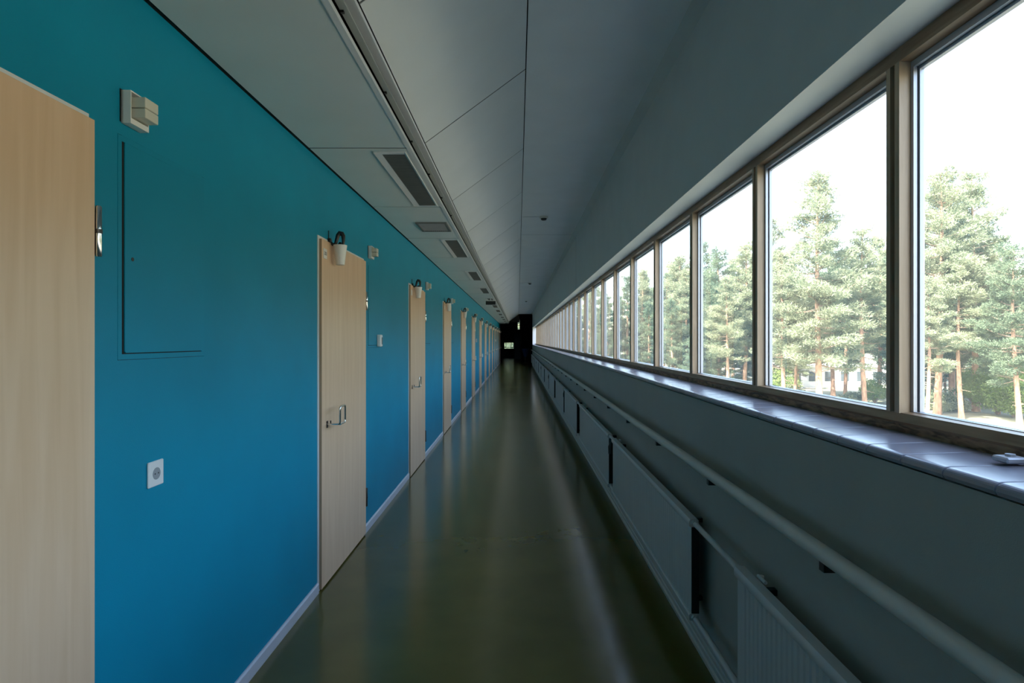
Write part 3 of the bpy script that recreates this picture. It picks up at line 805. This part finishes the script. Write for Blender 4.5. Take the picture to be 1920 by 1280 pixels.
for i, (a, b, fl) in enumerate(rads):
    lab = ('ribbed steel radiator nearest the viewer under the handrail' if i == 0 else 'long flat steel radiator, %s from the viewer along the parapet' % ordinal(i))
    r = empty('radiator', ((RX0 + RX1) / 2, (a + b) / 2, RZ0), lab, 'radiator', 'radiators along the parapet')
    m = MB()
    if fl:
        # fluted sheet
        pitch = 0.034 if i == 0 else 0.045; dep = 0.005 if i == 0 else 0.0015
        yy = a + 0.015; pts = [(RX1, a + 0.004), (RX0 + 0.002, a + 0.004)]
        while yy + pitch < b - 0.01:
            pts += [(RX0, yy), (RX0, yy + pitch * 0.55), (RX0 + dep, yy + pitch * 0.68), (RX0 + dep, yy + pitch * 0.87)]; yy += pitch
        pts += [(RX0 + 0.002, b - 0.004), (RX1, b - 0.004)]
        m.prism_z(pts, RZ0 + 0.02, RZ1 - 0.03)
    else:
        m.cbox(RX0, RX1, a + 0.004, b - 0.004, RZ0 + 0.02, RZ1 - 0.03, 0.004)
    m.build('panel', M_RAD, r)
    m = MB()
    hp = [(RX0 - 0.006, RZ1 - 0.036), (RX0 - 0.010, RZ1 - 0.028), (RX0 - 0.010, RZ1 - 0.012), (RX0 - 0.004, RZ1 - 0.002), (RX0 + 0.006, RZ1), (RX1 - 0.006, RZ1), (RX1, RZ1 - 0.006), (RX1, RZ1 - 0.036)]
    m.prism(hp, a, b); m.build('header', M_RAD, r, smooth=True)
    m = MB(); m.prism([(RX0 - 0.006, RZ0), (RX1, RZ0), (RX1, RZ0 + 0.03), (RX0 - 0.006, RZ0 + 0.03), (RX0 - 0.010, RZ0 + 0.024), (RX0 - 0.010, RZ0 + 0.006)], a, b); m.build('footer', M_RAD, r)
    for q in (a + 0.12, b - 0.12):
        for z in (RZ1 - 0.05, RZ0 + 0.04):
            m = MB(); m.box(RX1, XR - 0.0005, q - 0.012, q + 0.012, z, z + 0.02); m.build('wall_bracket', M_STEEL, r)
    m = MB(); m.box(RX0 + 0.002, RX1 + 0.002, a - 0.0015, a + 0.012, RZ0 + 0.032, RZ1 - 0.038); m.build('end_shade_block', M_GAP_SHADE, r)  # solid black box, shade of the near end put into colour
    for (q, z) in ((a, RZ1 - 0.018), (b, RZ1 - 0.018), (a, RZ0 + 0.015), (b, RZ0 + 0.015)):
        s_ = -1 if q == a else 1
        m = MB(); m.tube([(0.806, q, z), (0.806, q + s_ * 0.018, z)], 0.0155, 6); m.tube([(0.806, q + s_ * 0.018, z), (0.806, q + s_ * 0.034, z)], 0.012, 10)
        m.build('fitting', M_RAD, r)
    m = MB(); qv = b - 0.10; m.tube([(0.838, qv, RZ1 - 0.012), (0.838, qv, RZ1 + 0.006)], 0.010, 8); m.tube([(0.832, qv - 0.05, RZ1 + 0.002), (0.832, qv + 0.01, RZ1 + 0.002)], 0.006, 8); m.build('air_valve', M_RAD, r)
    if i in (2, 4, 6, 8, 10, 12):
        m = MB(); m.tube([(0.806, a - 0.034, RZ1 - 0.018), (0.806, a - 0.05, RZ1 - 0.06), (0.80, a - 0.05, RZ1 - 0.10), (0.80, a - 0.05, RZ1 - 0.16)], [0.011, 0.013, 0.022, 0.020], 12); m.build('valve_knob', M_BLACK, r, smooth=True)
for i in range(len(rads) - 1):
    a, b = rads[i][1] + 0.03, rads[i + 1][0] - 0.03
    for z, nm in ((RZ1 - 0.018, 'upper'), (RZ0 + 0.015, 'lower')):
        m = MB(); m.tube([(0.806, a, z), (0.806, b, z)], 0.0125, 12)
        tag(m.build('heating_pipe', M_RAD, smooth=True), '%s grey heating pipe joining the %s and %s radiators' % (nm, ordinal(i), ordinal(i + 1)), 'pipe', 'short pipes between radiators')
m = MB(); m.tube([(0.858, Y0 + 0.1, 0.125), (0.858, YR - 0.2, 0.125)], 0.011, 12)
tag(m.build('supply_pipe', M_RAD, smooth=True), 'long grey heating pipe running low along the parapet', 'pipe')

# ------------------------------------------------------------------ far lobby
def small_window(name, q, bars, label):
    r = empty(name, ((q[0] + q[2]) / 2, YE, q[1]), label, 'window', kind='structure')
    m = MB(); t = 0.03
    m.box(q[0], q[0] + t, YE + 0.03, YE + 0.08, q[1], q[3]); m.box(q[2] - t, q[2], YE + 0.03, YE + 0.08, q[1], q[3])
    m.box(q[0] + t, q[2] - t, YE + 0.03, YE + 0.08, q[1], q[1] + t); m.box(q[0] + t, q[2] - t, YE + 0.03, YE + 0.08, q[3] - t, q[3])
    for kind, p in bars:
        if kind == 'v': x = q[0] + (q[2] - q[0]) * p; m.box(x - 0.015, x + 0.015, YE + 0.035, YE + 0.075, q[1] + t, q[3] - t)
        else: z = q[1] + (q[3] - q[1]) * p; m.box(q[0] + t, q[2] - t, YE + 0.035, YE + 0.075, z - 0.02, z + 0.02)
    m.build('frame', M_BLACK, r)
    m = MB(); m.add([(q[0] + t, YE + 0.055, q[1] + t), (q[2] - t, YE + 0.055, q[1] + t), (q[2] - t, YE + 0.055, q[3] - t), (q[0] + t, YE + 0.055, q[3] - t)], [(0, 1, 2, 3)])
    m.build('pane', M_GLASS, r)
small_window('window_101', wa, [('v', 0.2), ('v', 0.72), ('h', 0.22)], 'small bright window at the far end of the corridor')
small_window('window_102', wb, [('h', 0.42)], 'narrow high window slit in the far lobby')
a0 = px(964.5, 660, 45); a1 = px(977, 624, 45)
m = MB(); m.cbox(a0[0], a1[0], 45, 45.06, 0.0, a1[1], 0.004)
dd = empty('lobby_door', ((a0[0] + a1[0]) / 2, 45, 0), 'dark blue door leaf standing in the far lobby', 'door')
m.build('leaf', pmat('deep_blue_paint', (0.015, 0.07, 0.16), rough=0.4), dd)
m = MB(); m.tube([(0.0, 44.99, 1.0), (0.0, 44.95, 1.0), (0.0, 44.95, 1.15)], 0.012, 8); m.build('handle', M_CHROME, dd)
m = MB(); zz = px(0, 641, YE - 0.1)[1]; q0 = px(953, 641, YE - 0.1)[0]; q1 = px(963, 633, YE - 0.1)
m.cbox(q0, q1[0], YE - 0.1, YE - 0.04, zz + 0.02, q1[1], 0.004)  # plain grey box in place of a dim window pane
tag(m.build('grey_pane', pmat('dim_pane_grey', (0.16, 0.17, 0.15), rough=0.9)), 'small grey panel standing for the dim pane above the far bright window', 'window pane')
bn = empty('waste_bin', (0.48, 37.0, 0), 'dark blue tapered bin on a stem at the dark corridor end', 'bin')
m = MB(); m.lathe([(0.08, 0.42), (0.26, 0.93), (0.27, 0.95), (0.25, 0.95), (0.07, 0.45)], 0.48, 37.0, 0, 20); m.build('bowl', M_BLUE, bn, smooth=True)
m = MB(); m.lathe([(0.16, 0.0), (0.16, 0.02), (0.03, 0.05), (0.03, 0.44), (0.08, 0.44)], 0.48, 37.0, 0, 16); m.build('stem', M_STEEL, bn, smooth=True)

# ------------------------------------------------------------------ outside: ground, house, trees
GZ = -5.0
m = MB(); m.add([(-150, -120, GZ), (260, -120, GZ), (260, 300, GZ), (-150, 300, GZ)], [(0, 1, 2, 3)])
tag(m.build('ground', M_GROUND), 'sunlit dry grass ground outside below the windows', 'ground', kind='structure')

def np_mesh(name, V, F, mat):
    me = bpy.data.meshes.new(name)
    me.vertices.add(len(V)); me.vertices.foreach_set('co', V.astype(np.float32).ravel())
    n = F.shape[1]
    me.loops.add(F.size); me.loops.foreach_set('vertex_index', F.astype(np.int32).ravel())
    me.polygons.add(len(F)); me.polygons.foreach_set('loop_start', np.arange(0, F.size, n, dtype=np.int32))
    me.polygons.foreach_set('loop_total', np.full(len(F), n, dtype=np.int32))
    me.materials.append(mat); me.update(calc_edges=True); me.validate()
    return me

def tufts(rs, centers, radii, dirs, per, ln=0.28, wd=0.075, flat=0.5):
    """needle tufts: small narrow triangles fanned out in flattened pads"""
    Vs = []
    for c, ra, d in zip(centers, radii, dirs):
        n = int(per * ra * ra / 0.5)
        p = rs.normal(size=(n, 3)); p /= np.linalg.norm(p, axis=1)[:, None]
        p *= (rs.uniform(0.25, 1.0, size=(n, 1)) ** 0.6) * ra
        p[:, 2] *= flat
        p += p[:, :2] @ (rs.normal(size=(2, 1)) * 0.12) * np.array([[0, 0, 1.0]])
        dr = p / (ra + 1e-6) + rs.normal(size=(n, 3)) * 0.75 + np.array([d[0] * .5, d[1] * .5, 0.45])
        dr /= np.linalg.norm(dr, axis=1)[:, None]
        sd_ = np.cross(dr, rs.normal(size=(n, 3))); sd_ /= np.linalg.norm(sd_, axis=1)[:, None] + 1e-9
        L = ln * rs.uniform(0.6, 1.3, size=(n, 1)); Wd = wd * rs.uniform(0.6, 1.3, size=(n, 1))
        b = p + np.array(c)
        Vs.append(np.stack([b - sd_ * Wd * .5, b + sd_ * Wd * .5, b + dr * L], axis=1))
    V = np.concatenate(Vs).reshape(-1, 3); F = np.arange(len(V)).reshape(-1, 3)
    return V, F

def pine_proto(seed, crown0=0.35, spread=3.6, nb=46, needle=M_NEEDLE, per=95, bend=0.5, bare=9, top=1.0):
    """a Scots pine 20 m tall: returns trunk, limb and foliage meshes"""
    rs = np.random.RandomState(seed); H = 20.0
    ph = rs.uniform(0, 6.28, 4)
    def axis(u):
        return np.array([bend * (math.sin(u * 3.1 + ph[0]) - math.sin(ph[0])), bend * (math.sin(u * 2.6 + ph[1]) - math.sin(ph[1])), u * H])
    path = [axis(u) for u in np.linspace(0, 0.985, 16)]
    rad = [0.26 * (1 - u) ** 0.75 + 0.02 for u in np.linspace(0, 0.985, 16)]; rad[0] = 0.34
    tk = MB(); tk.tube(path, rad, 9)
    lim = MB(); cs, rr, ds = [], [], []
    az = rs.uniform(0, 6.28)
    for i in range(nb):
        t = (i + rs.uniform(-.3, .3)) / nb; u = crown0 + (0.97 - crown0) * min(max(t, 0), 1)
        az += 2.4 + rs.normal() * 0.5
        w = (1 - (u - crown0) / (1 - crown0))
        L = spread * (0.16 + 0.95 * w ** 0.75 * (0.62 + 0.38 * min(1, (1 - w) / 0.2))) * rs.uniform(0.6, 1.2)
        el = 0.75 * (1 - w) ** 1.2 - 0.05 + rs.normal() * 0.15
        p0 = axis(u); d = np.array([math.cos(az), math.sin(az), 0])
        pts = []
        for s in (0, .25, .5, .75, 1.0):
            z = math.sin(el) * L * s + 0.10 * L * (s - 0.4) ** 2 * 2 - 0.12 * L * s * (1 - s)
            side = np.array([-d[1], d[0], 0]) * rs.normal() * 0.08 * L * s
            pts.append(p0 + d * L * math.cos(el) * s + side + np.array([0, 0, z]))
        r0 = 0.035 + 0.016 * L
        lim.tube(pts, [r0, r0 * .8, r0 * .6, r0 * .4, r0 * .15], 5, caps=False)
        nc = 3 + int(L * 2.0)
        for j in range(nc):
            s = 1.0 - (j / nc) * 0.72 * rs.uniform(0.8, 1.1)
            k = min(3, int(s * 4)); fr = s * 4 - k
            c = pts[k] * (1 - fr) + pts[k + 1] * fr + rs.normal(size=3) * np.array([0.32, 0.32, 0.10]) * (0.4 + 0.25 * L) + np.array([0, 0, 0.08])
            cs.append(c); rr.append(rs.uniform(0.42, 0.80) * (0.66 + 0.12 * L)); ds.append(d)
    for s in range(5):
        cs.append(axis(0.985) + rs.normal(size=3) * 0.15 * np.array([1, 1, 1.2]) + np.array([0, 0, -0.15 * s + 0.2])); rr.append(0.26 + 0.05 * s); ds.append(np.zeros(3))
    for i in range(bare):   # dead snags below the crown
        u = rs.uniform(0.10, crown0 + 0.05); a = rs.uniform(0, 6.28); L = rs.uniform(0.5, 2.0)
        p0 = axis(u); d = np.array([math.cos(a), math.sin(a), rs.uniform(-.25, .35)])
        kink = rs.normal(size=3) * 0.2
        lim.tube([p0, p0 + d * L * .5 + kink, p0 + d * L + kink * .4], [0.04, 0.028, 0.010], 5, caps=False)
    V, F = tufts(rs, cs, rr, ds, per)
    return (tk.mesh('trunk', M_BARK, smooth=True), lim.mesh('branches', M_BARKD, smooth=True), np_mesh('foliage', V, F, needle))

def bush_proto(seed, H=3.0, R=1.8, n=9000, mat=M_LEAF, size=0.15):
    rs = np.random.RandomState(seed)
    cs = []; lim = MB()
    for i in range(26):
        a = rs.uniform(0, 6.28); q = rs.uniform(0, 1) ** 0.6
        c = np.array([math.cos(a) * R * q * .8, math.sin(a) * R * q * .8, H * rs.uniform(0.25, 0.95 - 0.35 * q)]); cs.append(c)
        lim.tube([(0, 0, 0), (c[0] * .4, c[1] * .4, c[2] * .6), tuple(c)], [0.05, 0.03, 0.01], 5, caps=False)
    Vs = []
    for c in cs:
        m_ = n // len(cs)
        p = rs.normal(size=(m_, 3)); p /= np.linalg.norm(p, axis=1)[:, None]
        p *= rs.uniform(0.4, 1, size=(m_, 1)) ** .5 * R * 0.42; p[:, 2] *= .75
        b = p + c; d = p / R + rs.normal(size=(m_, 3)) * .6; d /= np.linalg.norm(d, axis=1)[:, None]
        sd_ = np.cross(d, rs.normal(size=(m_, 3))); sd_ /= np.linalg.norm(sd_, axis=1)[:, None] + 1e-9
        L = size * rs.uniform(.6, 1.3, size=(m_, 1))
        Vs.append(np.stack([b, b + d * L * .5 + sd_ * L * .32, b + d * L, b + d * L * .5 - sd_ * L * .32], axis=1))
    V = np.concatenate(Vs).reshape(-1, 3)
    return (lim.mesh('stems', M_BARKD), np_mesh('foliage', V, np.arange(len(V)).reshape(-1, 4), mat))

PINES = [pine_proto(11, 0.20, 3.6, 74, M_NEEDLE, 130, 0.2, 10), pine_proto(23, 0.36, 3.3, 56, M_NEEDLE, 130, 0.25, 14),
         pine_proto(37, 0.28, 3.6, 66, M_NEEDLE, 130, 0.2, 12), pine_proto(41, 0.10, 3.2, 76, M_NEEDLE2, 130, 0.2, 4),
         pine_proto(59, 0.24, 4.2, 62, M_NEEDLE2, 130, 0.4, 10), pine_proto(67, 0.40, 3.0, 50, M_NEEDLE, 130, 0.35, 18)]
print('pine tris', [len(p[2].polygons) for p in PINES])
BUSHES = [bush_proto(3), bush_proto(8, 4.2, 2.2, 12000), bush_proto(5, 2.0, 1.9, 9000, M_NEEDLE, 0.2)]

trng = random.Random(7)
def tree(X, Y, height, proto, label, group, name='pine_tree', rot=None):
    r = empty(name, (X, Y, GZ), label, 'tree', group)
    s = height / 20.0; r.scale = (s * trng.uniform(.92, 1.08), s, s) ; r.rotation_euler.z = trng.uniform(0, 6.28) if rot is None else rot
    t, l, fo = PINES[proto]
    for me, nm in ((t, 'trunk'), (l, 'branches'), (fo, 'foliage')):
        o = bpy.data.objects.new(nm, me); C.objects.link(o); o.parent = r
        if nm != 'trunk': o['kind'] = 'stuff'
    return r
def tree_px(pxx, Y, ytop, proto, label, group):
    return tree((pxx - VPX) * Y / FPX, Y, -GZ + CAM_Z + (VPY - ytop) * Y / FPX, proto, label, group)
def bush(X, Y, proto, sc_, label, group):
    r = empty('shrub', (X, Y, GZ), label, 'shrub', group); r.scale = (sc_,) * 3; r.rotation_euler.z = trng.uniform(0, 6.28)
    for me, nm in zip(BUSHES[proto], ('stems', 'foliage')):
        o = bpy.data.objects.new(nm, me); C.objects.link(o); o.parent = r; o['kind'] = 'stuff'
G1 = 'pines standing nearest the windows'
near = [
    (1537, 50, 322, 0, 'tall conical pine alone in the second window from the right'),
    (1622, 53, 428, 1, 'bare-trunked pine right of the tall conical one'),
    (1584, 60, 500, 5, 'slim pine between the conical pine and the mullion'),
    (1448, 62, 405, 2, 'pine at the left edge of the second window'),
    (1490, 58, 520, 1, 'lower pine left of the conical one'),
    (1757, 50, 318, 2, 'left pine of the tall clump in the nearest window'),
    (1784, 54, 345, 0, 'pine behind the middle of the tall clump'),
    (1830, 52, 322, 1, 'right pine of the tall clump in the nearest window'),
    (1803, 47, 470, 5, 'slim-trunked lower pine in front of the tall clump'),
    (1912, 44, 455, 4, 'crooked pine at the right edge of the picture'),
    (1860, 62, 480, 3, 'dark pine behind the gap beside the tall clump'),
    (1700, 56, 400, 3, 'pine mostly hidden by the nearest mullion'),
    (1395, 64, 455, 2, 'wide pine at the right of the third window'),
    (1345, 66, 468, 4, 'deep green pine in the middle of the third window'),
    (1312, 74, 455, 3, 'narrow dark pine at the left of the third window'),
    (1275, 72, 478, 2, 'pine at the right of the fourth window'),
    (1243, 80, 515, 4, 'rounded deep green pine in the fourth window'),
    (1207, 84, 505, 0, 'pointed pine in the fifth window'),
]
near += [
    (1738, 46, 520, 1, 'short pine just right of the nearest mullion'),
    (1872, 50, 560, 5, 'thin low pine right of the tall clump'),
    (1845, 58, 430, 2, 'pine peeping out behind the right of the tall clump'),
    (1470, 54, 470, 2, 'mid-height pine left of the conical pine'),
    (1562, 66, 455, 4, 'deep green pine behind the conical pine'),
    (1648, 64, 445, 2, 'pine against the left side of the nearest mullion'),
    (1365, 60, 520, 1, 'lower pine in front in the third window'),
    (1290, 70, 505, 0, 'pine at the mullion between third and fourth windows'),
]
for a in near: tree_px(*a, G1)
# forest behind, further rows
def win_of(p):
    if p <= VPX + 20: return 'the far windows'
    k = (XW * FPX / (p - VPX) - MUL0) / MULD
    return 'the %s window from the viewer' % ordinal(max(0, min(33, math.ceil(k))))
g = 'forest pines behind'
for i in range(46):
    t = i / 45.0
    pxx = 1030 + 900 * t ** 0.8 + trng.uniform(-12, 12)
    Y = trng.uniform(78, 105)
    tree_px(pxx, Y, trng.uniform(480, 545) if pxx > 1240 else trng.uniform(515, 560), trng.choice([0, 2, 3, 3, 4, 4]), 'hazy forest pine far behind, seen through ' + win_of(pxx), g)
for i in range(26):
    pxx = 1040 + 880 * (i / 25.0) + trng.uniform(-14, 14); Y = trng.uniform(62, 78)
    if 1500 < pxx < 1665 : continue
    tree_px(pxx, Y, trng.uniform(560, 640), trng.choice([3, 4, 0]), 'short bushy young pine in the undergrowth, seen through ' + win_of(pxx), 'young pines in the undergrowth')
for i, (X, Y, h_, p) in enumerate([(-2.6, 60, 15, 3), (0.6, 63, 16, 4), (-0.9, 68, 17, 3), (2.6, 66, 15, 0)]):  # pines added to darken the view through the lobby windows
    tree(X, Y, h_, p, 'pine added outside the small far lobby windows to dim them', 'pines added to dim the far lobby windows')
# trees beyond the right edge of the picture, seen from a step aside
for i in range(34):
    Y = -22 + 64 * (i / 33.0) + trng.uniform(-2, 2); X = (44 if i % 2 else 58) + trng.uniform(-5, 6)
    if Y > 8 and X * FPX / Y < 960: X += 12
    tree(X, Y, trng.uniform(14, 21), trng.choice([0, 1, 2, 3, 4, 5]), 'pine standing beside the wing, outside the picture', 'pines outside the picture')
for i, (pxx, Y, p, s) in enumerate([(1868, 50, 1, 1.05), (1900, 48, 0, 1.15), (1845, 56, 1, 1.0), (1820, 60, 1, 0.9), (1775, 52, 2, 0.8), (1905, 55, 1, 1.3), (1745, 54, 2, 0.7),
                                     (1600, 55, 2, 0.7), (1640, 58, 1, 0.7), (1480, 60, 2, 0.8), (1460, 62, 1, 0.9)]):
    bush((pxx - VPX) * Y / FPX, Y, p, s, 'leafy green shrub under the pines, %s counted among the shrubs' % ordinal(i), 'shrubs under the pines')

# white house behind the trees
hs = empty('white_house', (38, 78, GZ), 'low white house glimpsed between the pine trunks', 'house')
hx0, hx1, hy = (1470 - VPX) * 78 / FPX, (1668 - VPX) * 78 / FPX, 78
hz1 = 1.484 - 50 * 78 / FPX
m = MB(); m.box(hx0, hx1, hy, hy + 8, GZ, hz1); m.build('walls', M_HOUSE, hs)
m = MB(); m.box(hx0 - 0.3, hx1 + 0.3, hy - 0.3, hy + 8.3, hz1, hz1 + 0.25); m.build('roof', M_HOUSE, hs)
for i in range(6):
    q = hx0 + 1.2 + i * 2.2
    m = MB(); m.box(q, q + 1.1, hy - 0.03, hy + 0.02, GZ + 0.9, hz1 - 0.6); wf = m.build('window', M_PANE, hs)
